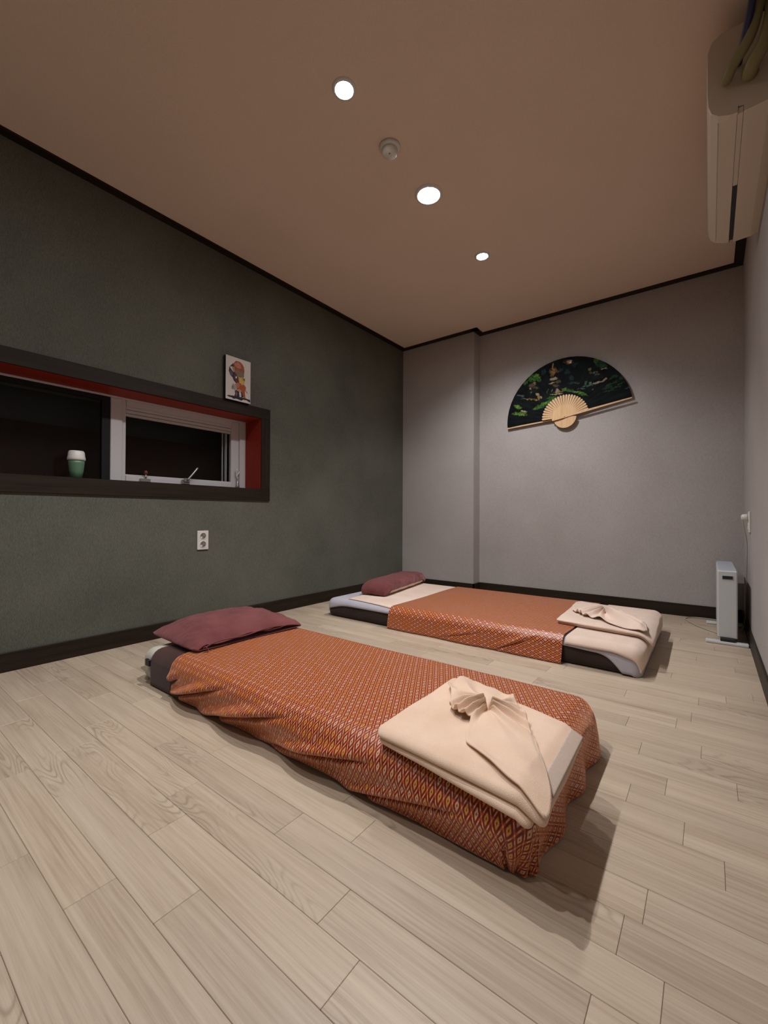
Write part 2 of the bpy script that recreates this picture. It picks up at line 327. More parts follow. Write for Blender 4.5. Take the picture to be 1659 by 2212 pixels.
PIC=[('r', [(0.397, 0.928), (0.549, 0.931), (0.658, 0.895), (0.728, 0.823), (0.739, 0.736), (0.728, 0.646), (0.69, 0.581), (0.495, 0.574), (0.402, 0.581), (0.337, 0.646), (0.283, 0.722), (0.277, 0.834)]), ('p', [(0.332, 0.859), (0.467, 0.906), (0.587, 0.877), (0.62, 0.783), (0.495, 0.762), (0.386, 0.791)]), ('b', [(0.402, 0.722), (0.63, 0.733), (0.734, 0.693), (0.728, 0.596), (0.674, 0.556), (0.549, 0.56), (0.418, 0.588), (0.348, 0.65)]), ('k', [(0.228, 0.809), (0.277, 0.848), (0.321, 0.776), (0.348, 0.65), (0.44, 0.596), (0.527, 0.538), (0.538, 0.437), (0.402, 0.408), (0.31, 0.455), (0.255, 0.531), (0.163, 0.57), (0.114, 0.646), (0.136, 0.744)]), ('w', [(0.141, 0.744), (0.228, 0.769), (0.332, 0.747), (0.353, 0.65), (0.283, 0.653), (0.201, 0.708)]), ('y2', [(0.228, 0.776), (0.332, 0.765), (0.353, 0.65), (0.293, 0.646)]), ('v', [(0.152, 0.675), (0.228, 0.657), (0.283, 0.614), (0.245, 0.527), (0.179, 0.556), (0.136, 0.617)]), ('m', [(0.31, 0.617), (0.418, 0.588), (0.511, 0.527), (0.538, 0.437), (0.402, 0.43), (0.337, 0.498)]), ('w', [(0.38, 0.552), (0.435, 0.578), (0.435, 0.523), (0.386, 0.516)]), ('y', [(0.495, 0.563), (0.663, 0.578), (0.772, 0.556), (0.761, 0.491), (0.734, 0.422), (0.663, 0.394), (0.582, 0.419), (0.511, 0.487)]), ('g', [(0.674, 0.563), (0.772, 0.574), (0.772, 0.516), (0.701, 0.513)]), ('o', [(0.473, 0.426), (0.554, 0.44), (0.636, 0.397), (0.734, 0.422), (0.804, 0.375), (0.81, 0.314), (0.766, 0.249), (0.793, 0.108), (0.696, 0.112), (0.663, 0.217), (0.582, 0.238), (0.446, 0.249), (0.418, 0.321)]), ('p', [(0.402, 0.408), (0.5, 0.437), (0.554, 0.375), (0.5, 0.303), (0.418, 0.321), (0.353, 0.365)]), ('s', [(0.31, 0.39), (0.353, 0.357), (0.418, 0.314), (0.446, 0.296), (0.364, 0.242), (0.288, 0.245), (0.223, 0.242), (0.212, 0.296), (0.245, 0.35)]), ('g', [(0.261, 0.321), (0.31, 0.336), (0.299, 0.271), (0.261, 0.274)]), ('p2', [(0.391, 0.264), (0.554, 0.289), (0.636, 0.253), (0.554, 0.224), (0.418, 0.235)]), ('m', [(0.353, 0.242), (0.446, 0.249), (0.435, 0.144), (0.451, 0.105), (0.326, 0.087), (0.37, 0.155)]), ('n', [(0.446, 0.238), (0.543, 0.224), (0.543, 0.087), (0.44, 0.09)]), ('n', [(0.582, 0.238), (0.663, 0.217), (0.696, 0.126), (0.614, 0.083), (0.625, 0.181)]), ('w', [(0.533, 0.206), (0.587, 0.213), (0.603, 0.112), (0.543, 0.112)]), ('k', [(0.81, 0.296), (0.875, 0.242), (0.859, 0.227), (0.804, 0.278)]), ('n', [(0.038, 0.069), (0.12, 0.09), (0.315, 0.101), (0.5, 0.105), (0.777, 0.108), (0.984, 0.097), (0.989, 0.032), (0.946, 0.036), (0.832, 0.069), (0.696, 0.061), (0.625, 0.029), (0.424, 0.047), (0.304, 0.029), (0.234, 0.051), (0.13, 0.051)])]
# ================================================================ room shell
def struct(o): o['kind'] = 'structure'; return o
T = 0.45
ZS, ZH, YW0, YW1 = 0.877, 1.367, -0.42, 1.822     # window opening: sill, head, near and far jamb
struct(boxes('wall_left', [((XL-T, YF-0.1, -0.05), (XL, YB+0.1, ZS)), ((XL-T, YF-0.1, ZH), (XL, YB+0.1, H+0.05)),
       ((XL-T, YF-0.1, ZS), (XL, YW0, ZH)), ((XL-T, YW1, ZS), (XL, YB+0.1, ZH))], m_wall_l))
struct(boxes('wall_back', [((XL, YB, -0.05), (XR+0.1, YB+0.1, H+0.05)), ((XL, YC, 0), (XC, YB, H))], m_wall))
struct(box('wall_right', (XR, YF-0.1, -0.05), (XR+0.1, YB, H+0.05), m_wall))
struct(box('wall_front', (XL, YF-0.1, -0.05), (XR, YF, H+0.05), m_wall))
struct(box('ceiling', (XL, YF, H), (XR, YB, H+0.05), m_ceil))
floor = struct(box('floor', (XL, YF, -0.05), (XR, YB, -0.004), m_subfloor))
# planks run along x; row k spans y = 0.0025+0.0855k ...; known end joints per row, the rest filled at about 0.57 m
known = {2: [-1.116], 3: [-.909], 4: [-.757, -1.283], 5: [-.973], 6: [-1.067, -.535], 7: [-.76, -1.327, -.139], 8: [-.611, -1.165],
         9: [-.12], 10: [-.093], 14: [-.165], 16: [.055], 17: [-.168], 18: [-.021], 19: [-.225], 20: [-.091]}
rw = 0.0855
for k in range(-3, 43):
    ya = 0.0025+rw*k; yb = min(ya+rw, YB)
    js = sorted(known.get(k, [XL+random.uniform(0.1, 0.55)]))
    while js[0]-XL > 0.62: js.insert(0, js[0]-random.uniform(0.53, 0.60))
    while XR-js[-1] > 0.62: js.append(js[-1]+random.uniform(0.53, 0.60))
    i = 0
    while i < len(js)-1:
        if js[i+1]-js[i] > 0.75: js.insert(i+1, (js[i]+js[i+1])/2)
        else: i += 1
    e = [XL]+[j for j in js if XL+0.05 < j < XR-0.03]+[XR]
    for xa, xb in zip(e, e[1:]):
        bm = bmesh.new(); hx, hy, gp = (xb-xa)/2, (yb-ya)/2, 0.00025
        add_box(bm, (-hx+gp, -hy+gp, -0.004), (hx-gp, hy-gp, 0.0), 0.0008)
        o = link('plank', bm_mesh(bm, 'plank'), m_floor, floor)
        o.location = ((xa+xb)/2, (ya+yb)/2, random.uniform(-0.0002, 0.0))
# floor behind the camera: one sheet of the same print
o = box('plank_field', (XL, YF, -0.004), (XR, 0.0025-3*rw, -0.0002), m_floor, floor); o['kind'] = 'stuff'
BH, BT = 0.0856, 0.009
struct(box('baseboard_left', (XL, YF, 0), (XL+BT, YC, BH), m_trim_y, bev=0.0015))
struct(boxes('baseboard_back', [((XL+BT, YC-BT, 0), (XC+BT, YC, BH)), ((XC, YC-BT, 0), (XC+BT, YB, BH)), ((XC+BT, YB-BT, 0), (XR-BT, YB, BH))], m_trim_x))
struct(box('baseboard_right', (XR-BT, YF, 0), (XR, YB, BH), m_trim_y, bev=0.0015))
CT, CH = 0.050, 0.009
struct(box('trim_1', (XL, YF, H-CH), (XL+CT, YC, H), m_trim_y))
struct(boxes('trim_2', [((XL+CT, YC-CT, H-CH), (XC+CT, YC, H)), ((XC, YC-CT, H-CH), (XC+CT, YB, H)), ((XC+CT, YB-CT, H-CH), (XR-CT, YB, H))], m_trim_x))
struct(box('trim_3', (XR-CT, YF, H-CH), (XR, YB, H), m_trim_y))

# ---------------------------------------------------------------- window
win = struct(empty('window_1', (XL, 0.7, ZS)))
cw, cp = 0.074, 0.012
box('casing', (XL, YW0-cw, ZH), (XL+cp, YW1+cw, ZH+cw), m_trim_y, win, 0.002)
box('casing', (XL, YW0-cw, ZS-cw-.006), (XL+cp, YW1+cw, ZS), m_trim_y, win, 0.002)
box('casing', (XL, YW1, ZS), (XL+cp, YW1+cw, ZH), m_trim_z, win, 0.002)
box('casing', (XL, YW0-cw, ZS), (XL+cp, YW0, ZH), m_trim_z, win, 0.002)
XF = -2.645
tag(box('lining', (XF-.08, YW0, ZH-.003), (XL+.002, YW1, ZH), m_red, win), 'red stained head lining of the recess')
tag(box('lining', (XF-.08, YW1-.003, ZS), (XL+.002, YW1, ZH-.003), m_red, win), 'red stained far jamb lining')
tag(box('lining', (XF-.08, YW0, ZS), (XL+.002, YW0+.003, ZH-.003), m_red, win), 'red stained near jamb lining')
box('sill', (XF-.22, YW0+.003, ZS-.001), (XL+.004, YW1-.003, ZS+.003), m_trim_y, win)
zs = ZS+.003
# fixed frame
fr = box('window_frame', (XF-.07, YW0+.003, 1.354), (XF, YW1-.003, ZH-.003), m_upvc, win, 0.001)
box('frame_member', (XF-.07, 1.772, zs), (XF, YW1-.003, 1.354), m_upvc, fr, 0.002)
box('frame_member', (XF-.07, YW0+.003, zs), (XF, YW0+.05, 1.354), m_upvc, fr, 0.002)
box('frame_member', (XF-.07, YW0+.05, zs), (XF-.02, 1.772, zs+.006), m_upvc, fr)
# white sash
sa = empty('sash', (XF, 0.953, zs)); sa.parent = win; wp(sa); sa['label'] = 'white sliding sash'
y0, y1, zt, zb = 0.953, 1.772, 1.354, zs
box('stile', (XF-.045, y0, zb), (XF-.004, 1.014, zt), m_upvc, sa, 0.003)
box('stile', (XF-.045, 1.014, zb), (XF-.012, 1.034, zt), m_upvc, sa, 0.002)
box('stile', (XF-.045, 1.712, zb), (XF-.014, y1, zt), m_upvc, sa, 0.003)
box('rail', (XF-.045, 1.034, 1.320), (XF-.006, 1.712, zt), m_upvc, sa, 0.002)
box('rail', (XF-.045, 1.034, zb), (XF-.006, 1.712, 0.920), m_upvc, sa, 0.003)
box('bead', (XF-.045, 1.034, 1.304), (XF-.011, 1.712, 1.320), m_upvc, sa, 0.002)
box('bead', (XF-.045, 1.034, 1.284), (XF-.018, 1.712, 1.302), m_upvc, sa, 0.002)
box('bead', (XF-.045, 1.034, 1.266), (XF-.022, 1.712, 1.282), m_upvc, sa, 0.002)
box('bead', (XF-.045, 1.034, 0.920), (XF-.016, 1.712, 0.930), m_upvc, sa, 0.002)
box('track', (XF-.066, 1.690, zb), (XF-.050, 1.700, zt), m_upvc, sa)
box('track', (XF-.066, 1.668, zb), (XF-.056, 1.674, zt), m_upvc, sa)
box('pane', (XF-.036, 1.034, 0.93), (XF-.032, 1.712, 1.266), m_glass, sa)
# black sash
sb = empty('sash', (XF, -0.3, zs)); sb.parent = win; wp(sb); sb['label'] = 'black framed sliding sash'
box('rail', (XF-.03, YW0+.05, 1.330), (XF-.006, 0.952, zt), m_dark, sb, 0.002)
box('rail', (XF-.03, YW0+.05, zb), (XF-.006, 0.952, zb+.012), m_dark, sb, 0.002)
box('stile', (XF-.03, 0.910, zb+.012), (XF-.006, 0.952, 1.330), m_dark, sb, 0.002)
box('stile', (XF-.03, YW0+.05, zb+.012), (XF-.006, YW0+.09, 1.330), m_dark, sb, 0.002)
box('pane', (XF-.02, YW0+.09, zb+.012), (XF-.016, 0.910, 1.330), m_glass, sb)
tag(box('backing_board', (-2.87, YW0, ZS), (-2.85, YW1, 1.186), m_board, win), 'dark brown board behind the glass')
tag(box('outer_panel', (-2.925, YW0, ZS), (-2.90, YW1, ZH), m_black, win), 'black panel closing the recess')
# latches on the lower rail
la = empty('latch', (XF, 1.134, .90)); la.parent = win; wp(la); la['label'] = 'small latch with red brown knob'
box('latch_base', (XF-.006, 1.105, 0.890), (XF+.012, 1.163, 0.910), m_metal, la, 0.003)
lathe('stem', [(.005, .910), (.005, .934)], (XF+.004, 1.138, 0), m_metal, la, n=12)
lathe('knob', [(.004, .934), (.009, .940), (.010, .950), (.006, .958)], (XF+.004, 1.138, 0), m_knob, la, n=16)
la = empty('latch', (XF, 1.38, .90)); la.parent = win; wp(la); la['label'] = 'latch with lever turned up to the right'
box('latch_base', (XF-.006, 1.352, 0.891), (XF+.014, 1.402, 0.920), m_metal, la, 0.004)
box('latch_base', (XF+.014, 1.360, 0.905), (XF+.024, 1.396, 0.930), m_metal, la, 0.003)
tube('lever', [(XF+.026, 1.378, .917), (XF+.030, 1.400, .945), (XF+.030, 1.424, .975), (XF+.028, 1.444, 1.000)], .006, m_metal, la, k=4, radii=None)
la = empty('latch', (XF, 1.745, .91)); la.parent = win; wp(la); la['label'] = 'sash keeper with knotted cord'
lathe('stem', [(.012, zs), (.012, .905), (.007, .922), (.004, .955)], (XF+.002, 1.752, 0), m_metal, la, n=12)
tube('cord', [(XF+.004, 1.752, .95), (XF+.006, 1.746, .975), (XF+.008, 1.756, .99), (XF+.006, 1.764, 1.0), (XF+.006, 1.754, 1.004), (XF+.006, 1.742, 1.018), (XF+.005, 1.74, .99), (XF+.004, 1.748, .955)], .004, m_white, la, n=6, k=4)

# ================================================================ ceiling lights
def disc_prof(r): return [(0.001, 0), (r, 0)]
def spot_lamp(x, y, i, label, pw):
    t = tag(empty('downlight', (x, y, H)), label, 'light', 'recessed ceiling downlights in a row')
    lathe('ring', [(.034, -.001), (.034, -.006), (.037, -.009), (.046, -.006), (.048, 0.0)], (x, y, H), m_white, t, cap=False)
    o = lathe('lens', [(.034, -.004), (.022, -.007), (.002, -.008)], (x, y, H), m_lens, t)
    L = bpy.data.lights.new('downlight_beam', 'SPOT'); L.energy = SPOT_W*pw; L.color = SPOT_COL
    L.spot_size = math.radians(122); L.spot_blend = 0.9; L.shadow_soft_size = 0.018
    lo = bpy.data.objects.new('downlight_beam', L); C.objects.link(lo); lo.location = (x, y, H-.035)
    if i == 2: lo.rotation_euler = (math.radians(17), 0, 0); L.spot_size = math.radians(118)      # this one is aimed at the back wall
    return t
def wide_lamp(x, y, i, label, pw):
    t = tag(empty('downlight', (x, y, H)), label, 'light', 'recessed ceiling downlights in a row')
    lathe('ring', [(.056, -.001), (.056, -.008), (.060, -.011), (.070, -.007), (.073, 0.0)], (x, y, H), m_white, t, cap=False)
    lathe('lens', [(.056, -.004), (.030, -.005), (.002, -.005)], (x, y, H), m_lens, t)
    L = bpy.data.lights.new('downlight_glow', 'SPOT'); L.energy = WIDE_W*pw; L.color = SPOT_COL
    L.spot_size = math.radians(124); L.spot_blend = 0.9; L.shadow_soft_size = 0.05
    lo = bpy.data.objects.new('downlight_glow', L); C.objects.link(lo); lo.location = (x, y, H-.014)
    return t
labs = ['bright narrow downlight in front of the smoke detector', 'wide round downlight with visible pale ring behind the smoke detector',
        'smallest narrow downlight nearest the back wall', 'narrow downlight overhead, out of view', 'added unseen wide downlight behind the viewpoint, lighting the foreground']
for i, (x, y, kd, pw) in enumerate(LAMPS): (spot_lamp if kd == 'spot' else wide_lamp)(x, y, i, labs[i], pw)
sd = tag(empty('smoke_detector', (-1.155, 1.541, H)), 'round white smoke detector on the ceiling between two downlights', 'smoke detector')
lathe('base', [(.048, 0), (.048, -.010), (.043, -.015)], (-1.155, 1.541, H), m_white, sd)
lathe('sensor_head', [(.034, -.014), (.036, -.020), (.034, -.034), (.026, -.042), (.004, -.045)], (-1.155, 1.541, H), m_white, sd)
lathe('indicator', [(.004, -.043), (.003, -.046), (.001, -.047)], (-1.147, 1.528, H), m_hole, sd, n=10)

# ================================================================ draping
def dpos(px, py, R, Hh, r, off, zmin=0.003, wr=None, top=None):
    x0, x1, y0, y1 = R
    cx = clamp(px, x0+r, x1-r); cy = clamp(py, y0+r, y1-r)
    dx, dy = px-cx, py-cy; L = math.hypot(dx, dy); q = r*PI/2
    zt = top(px, py) if top else 0.0
    if L < 1e-9: return (px, py, Hh+off+zt)
    nx, ny = dx/L, dy/L
    if L < q: a = L/r; out = (r+off)*math.sin(a); z = Hh-r+(r+off)*math.cos(a)+zt*math.cos(a)
    else: out = r+off; z = Hh-r-(L-q)
    if wr: out += wr(px, py, nx, ny, z, L)*min(1.0, L/q)
    if z < zmin: out -= (zmin-z)*0.85; z = zmin
    return (cx+nx*out, cy+ny*out, z)
def drape(name, plane, R, Hh, r, off, mat, parent, nu, nv, th=0.003, zmin=0.003, wr=None, top=None, uvs=(1, 1)):
    def P(s, t): return plane(s, t)
    me = grid_mesh(name, nu, nv, lambda s, t: dpos(*P(s, t), R, Hh, r, off, zmin, wr, top), lambda s, t: P(s, t))
    o = link(name, me, mat, parent); wp(o)
    if th: solid(o, th, 1.0)
    return o
def full(R, Hh, r, x0=None, x1=None, y0=None, y1=None):
    """cloth-plane rectangle; None = hangs to the floor on that side"""
    D = r*PI/2+(Hh-r)-r+0.004
    a = R[0]-D if x0 is None else x0; b = R[1]+D if x1 is None else x1
    c = R[2]-D if y0 is None else y0; d = R[3]+D if y1 is None else y1
    return lambda s, t: (a+(b-a)*s, c+(d-c)*t)
def mattress_body(name, R, Hh, r, mat, parent, inset=0.0, z0=0.0):
    R2 = (R[0]+inset, R[1]-inset, R[2]+inset, R[3]-inset)
    D = r*PI/2+(Hh-2*r)-r+r*PI/2
    def f(s, t):
        px = R2[0]-D+(R2[1]-R2[0]+2*D)*s; py = R2[2]-D+(R2[3]-R2[2]+2*D)*t
        x0, x1, y0, y1 = R2
        cx = clamp(px, x0+r, x1-r); cy = clamp(py, y0+r, y1-r); dx, dy = px-cx, py-cy; L = math.hypot(dx, dy)
        if L < 1e-9: return (px, py, Hh)
        nx, ny = dx/L, dy/L; q = r*PI/2; side = Hh-2*r
        if L < q: a = L/r; o_, z = r*math.sin(a), Hh-r+r*math.cos(a)
        elif L < q+side: o_, z = r, Hh-r-(L-q)
        else:
            a = min((L-q-side)/r, PI/2); o_, z = r*math.cos(a), r-r*math.sin(a)
        o_ += 0.004*nz(px*6, py*6, 3)
        return (cx+nx*o_, cy+ny*o_, max(z, 0)+z0)
    me = grid_mesh(name, 90, 60, f)
    bm = bmesh.new(); bm.from_mesh(me)
    be = [e for e in bm.edges if e.is_boundary]; bmesh.ops.edgeloop_fill(bm, edges=be)
    bm.to_mesh(me); bm.free(); smooth(me)
    o = link(name, me, mat, parent); return wp(o)

# ================================================================ near mattress
H1, r1 = 0.135, 0.045
R1 = (-1.925, -0.285, 0.815, 1.430)
b1 = tag(empty('floor_mattress', (-1.11, 1.12, 0)), 'near floor mattress fully wrapped in orange brown lozenge brocade', 'mattress', 'floor mattresses')
tag(mattress_body('pad', R1, H1, r1, m_ticking, b1), 'off-white pad showing at the head end')
RB = (-2.3, R1[1], R1[2], R1[3])
def wr_b(px, py, nx, ny, z, L): return 0.004*nz(px*5, py*5, 1.7)
band = drape('brown_wrap', full(RB, H1, r1, x0=-1.822, x1=-1.45), RB, H1, r1, 0.004, m_plum, b1, 50, 70, th=0.004, wr=wr_b)
tag(band, 'dark brown flannel band round the head end')
box('care_tag', (-1.846, 0.799, 0.080), (-1.815, 0.8095, 0.106), m_black, b1, 0.001)
def crease(px, z, x0, z0, sl, w, A, ln):
    """a diagonal tuck on the near side: bulges above, cuts in sharply below"""
    u = (z-(z0+sl*(px-x0)))/w
    win_ = math.exp(-((px-x0)/ln)**2)
    return A*win_*(math.exp(-((u-0.7)/0.7)**2) - 1.25*math.exp(-((u+0.15)/0.28)**2) + 0.35*math.exp(-((u+0.9)/0.5)**2))
def wr_1(px, py, nx, ny, z, L):
    e = 0.006*nz(px*4, py*4, z*9)+0.0035*nz(px*13, py*13, z*25)
    low = sstep(0.10, 0.0, z)
    e += low*0.006*math.sin(px*9+2.0+nz(px*3, py*3)*3)
    if ny < -0.5:
        e += crease(px, z, -1.50, 0.052, 0.32, 0.018, 0.032, 0.14)
        e += crease(px, z, -1.22, 0.050, 0.28, 0.020, 0.032, 0.17)
        e += crease(px, z, -0.86, 0.058, 0.22, 0.017, 0.020, 0.15)
        e += crease(px, z, -0.62, 0.034, 0.28, 0.016, 0.013, 0.16)
        e += 0.010*sstep(-1.35, -0.9, px)*math.exp(-((z-0.075)/0.05)**2) - 0.012*low
        e += crease(px, z, -1.66, 0.050, 0.5, 0.022, 0.016, 0.06)
    if nx > 0.3:
        e += 0.010*math.sin(py*34+nz(py*5, 1.3)*2)*sstep(0.11, 0.01, z)+0.006*sstep(0.12, 0.04, z)
    if nx > 0.2 and ny < -0.2: e += 0.006*math.sin(math.atan2(ny, nx)*16)*sstep(0.10, 0.0, z)
    if nx > 0.15 and ny < -0.15: e -= 0.010*low
    return e
def top_1(px, py):
    return 0.004*nz(px*2.2, py*2.5, 0.2)+0.006*math.exp(-((py-1.12)/0.22)**2)
def plane1(s, t):
    D = r1*PI/2+(H1-r1)-r1
    y0, y1, x1 = R1[2]-D, R1[3]+D, R1[1]+D
    x0 = -1.640 + 0.055*abs(t-0.5)*0 - 0.012*math.sin(t*PI)
    py = y0+(y1-y0)*t; px = x0+(x1-x0)*s
    hem = 0.010+0.012*nz(px*3.1, 0, 5)+0.006*nz(px*11, 0, 2)      # hem stays a little off the floor
    if t < 0.5: py = (y0+hem)+(R1[2]+.1-(y0+hem))*(py-y0)/(R1[2]+.1-y0) if py < R1[2]+.1 else py
    return (px, py)
cov = drape('brocade_cover', plane1, (-2.4, R1[1], R1[2], R1[3]), H1, r1, 0.012, m_cloth1, b1, 420, 250, th=0.003, zmin=0.006, wr=wr_1, top=top_1)
tag(cov, 'orange brown lozenge brocade cover')

# ---------------------------------------------------------------- folded towel slabs
def flat1(x, y, off):      # stiff folded towel: stays level, only the overhanging rim dips
    d = max(0.0, x+0.285); e = max(0.0, 0.825-y)
    return (x, y, H1+off-0.45*d-0.35*e)
def slab(name, corners, R, Hh, r, off, th, mat, parent=None, n=48, er=None, wr=None, puff=0.0, seed=0.0, surf=None):
    """thick folded layer lying on a draped surface. corners: near-left, near-right, far-right, far-left"""
    er = er or th*0.55
    c = [Vector((*p, 0)) for p in corners]
    lw = ((c[1]-c[0]).length+(c[2]-c[3]).length)/2; lh = ((c[3]-c[0]).length+(c[2]-c[1]).length)/2
    def cosd(k):      # denser near the rim
        return 0.5-0.5*math.cos(PI*k)
    def pl(s, t):
        p = (c[0]*(1-s)+c[1]*s)*(1-t)+(c[3]*(1-s)+c[2]*s)*t
        # rounded corners
        return p
    def h_at(s, t):
        e = min(min(s, 1-s)*lw, min(t, 1-t)*lh)
        u = clamp(e/er, 0, 1); return math.sqrt(max(0, 1-(1-u)**2))
    vs = []; fs = []; N = n+1
    for side in (1, -1):
        for j in range(N):
            for i in range(N):
                s, t = cosd(i/n), cosd(j/n)
                # round the four corners in plan
                dx, dy = min(s, 1-s)*lw, min(t, 1-t)*lh; rc = 0.02
                p = pl(s, t)
                if dx < rc and dy < rc:
                    v = Vector((rc-dx, rc-dy)); m_ = max(v.x, v.y); l_ = v.length
                    if l_ > 1e-6:
                        k_ = m_/l_; sx = 1 if s < .5 else -1; sy = 1 if t < .5 else -1
                        nd = Vector((rc-v.x*k_, rc-v.y*k_))
                        s2 = nd.x/lw if s < .5 else 1-nd.x/lw; t2 = nd.y/lh if t < .5 else 1-nd.y/lh
                        p = pl(s2, t2)
                p = p + Vector((0.003*nz(p.x*8, p.y*8, seed), 0.003*nz(p.x*8, p.y*8, seed+9), 0))
                h = h_at(s, t)
                o_ = off+th/2+side*th/2*h
                if side > 0: o_ += h*(0.0025*nz(p.x*9, p.y*9, seed+4)+puff*math.exp(-((s-.5)**2+(t-.5)**2)*6))
                if wr: o_ += wr(p.x, p.y, side)*h
                vs.append(surf(p.x, p.y, o_) if surf else dpos(p.x, p.y, R, Hh, r, o_))
    M = N*N
    for j in range(n):
        for i in range(n):
            a = j*N+i; fs.append((a, a+1, a+N+1, a+N)); b = M+a; fs.append((b, b+N, b+N+1, b+1))
    me = bpy.data.meshes.new(name); me.from_pydata(vs, [], fs)
    bm = bmesh.new(); bm.from_mesh(me); bmesh.ops.remove_doubles(bm, verts=bm.verts, dist=0.00015)
    bmesh.ops.recalc_face_normals(bm, faces=bm.faces); bm.to_mesh(me); bm.free(); smooth(me)
    o = link(name, me, mat, parent)
    if parent is not None: wp(o)
    return o
RC1 = (-2.4, R1[1]+0.012, R1[2]-0.010, R1[3]); rt1 = 0.020; RT1 = (-2.4, -0.243, 0.785, R1[3])
tw = tag(empty('folded_towel', (-0.45, 1.02, H1+0.02)), 'thick folded peach bath towel on the foot of the near mattress', 'towel', 'folded bath towels')
slab('folded_layer', [(-0.640, 0.812), (-0.256, 0.770), (-0.262, 1.120), (-0.646, 1.215)], RT1, H1, rt1, 0.020, 0.016, m_terry, tw, n=56, seed=1.0, surf=flat1)
slab('folded_layer', [(-0.642, 0.806), (-0.232, 0.779), (-0.240, 1.108), (-0.648, 1.216)], RT1, H1, rt1, 0.036, 0.020, m_terry, tw, n=56, seed=5.0, er=0.013, surf=flat1)
def bandf(s, t):
    a = Vector((-0.262, 0.835)); b = Vector((-0.268, 1.100)); q = a.lerp(b, s)
    return (q.x+0.028*t, q.y+0.002*t)
me = grid_mesh('border', 50, 8, lambda s, t: flat1(*bandf(s, t), 0.0588-0.002*t*t), lambda s, t: (t*.03, s*.3))
o = link('border', me, m_band, tw); wp(o); solid(o, 0.0015, 1.0); tag(o, 'ribbed paler border stripe')

# ---------------------------------------------------------------- gathered face cloths
def ray_poly(cx, cy, a, poly):
    dx, dy = math.cos(a), math.sin(a); best = None
    for i in range(len(poly)):
        x1, y1 = poly[i]; x2, y2 = poly[(i+1) % len(poly)]
        ex, ey = x2-x1, y2-y1; den = dx*ey-dy*ex
        if abs(den) < 1e-12: continue
        t = ((x1-cx)*ey-(y1-cy)*ex)/den; u = ((x1-cx)*dy-(y1-cy)*dx)/den
        if t > 0 and -1e-6 <= u <= 1+1e-6: best = t if best is None else max(best, t)
    return best or 0.05
def gathered(name, poly, cen, surf, mat, bump_h, pleats, seed, label, lift):
    """cloth pinched at cen; pleats: list of (angle, angular width, height); surf(x,y,off)->xyz"""
    nu, nv = 360, 44
    R = [ray_poly(cen[0], cen[1], 2*PI*i/nu, poly) for i in range(nu)]
    for _ in range(2): R = [(R[i-1]+2*R[i]+R[(i+1) % nu])/4 for i in range(nu)]
    def f(s, t):
        i = int(round(s*nu)) % nu; a = 2*PI*i/nu; rho = 0.02+0.98*t
        q = 0.0; tw_ = 0.18*math.sin(a*3+seed)*(rho*rho)
        for (pa, pw, ph) in pleats:
            d = (a+tw_-pa+PI) % (2*PI)-PI
            q += ph*math.exp(-(d/pw)**2)
        env = sstep(0.0, 0.14, rho)*(1-0.40*sstep(0.6, 1.0, rho))*1.7
        z = bump_h*math.exp(-(rho/0.42)**2) + q*env + lift + 0.002*nz(math.cos(a)*3, math.sin(a)*3, rho*4+seed)
        edge = sstep(0.86, 1.0, rho)
        z += 0.0045*edge*math.sin(a*5+seed) - edge*max(q, 0)*0.05
        rr = R[i]*rho*(1+0.012*math.sin(a*17+seed)*edge)
        return surf(cen[0]+rr*math.cos(a), cen[1]+rr*math.sin(a), max(z, 0.003))
    me = grid_mesh(name, nu, nv, f, lambda s, t: (s, t), closed_u=True)
    bm = bmesh.new(); bm.from_mesh(me)
    bm.verts.ensure_lookup_table(); bm.faces.new([bm.verts[k] for k in range(nu)][::-1])
    bm.to_mesh(me); bm.free(); smooth(me)
    o = link(name, me, mat); solid(o, 0.0035, 1.0)
    return tag(o, label, 'towel', 'gathered face cloths')
POLY1 = [(-.615, 1.122), (-.613, 1.188), (-.563, 1.203), (-.475, 1.168), (-.429, 1.145), (-.383, 1.082), (-.341, 1.009), (-.306, .957), (-.268, .895),
         (-.240, .837), (-.228, .800), (-.224, .768), (-.250, .782), (-.305, .802), (-.387, .840), (-.435, .872), (-.449, .905), (-.469, .968), (-.499, .963), (-.539, .987), (-.562, 1.041)]
C1 = (-0.448, 1.022)
pl1 = [(math.radians(d), math.radians(w_), h_) for d, w_, h_ in
       [(20, 9, .020), (44, 9, .016), (-4, 9, .017), (-28, 8, .011), (68, 8, .012), (-52, 14, .004),
        (165, 9, .018), (190, 9, .021), (216, 10, .024), (240, 9, .020), (258, 8, .012), (142, 8, .010), (110, 16, .005)]]
gathered('face_cloth', POLY1, C1, lambda x, y, z: flat1(x, y, 0.0600+z), m_terry, 0.012, pl1, 0.7,
         'peach face cloth gathered into a bow on the near folded towel', 0.004)

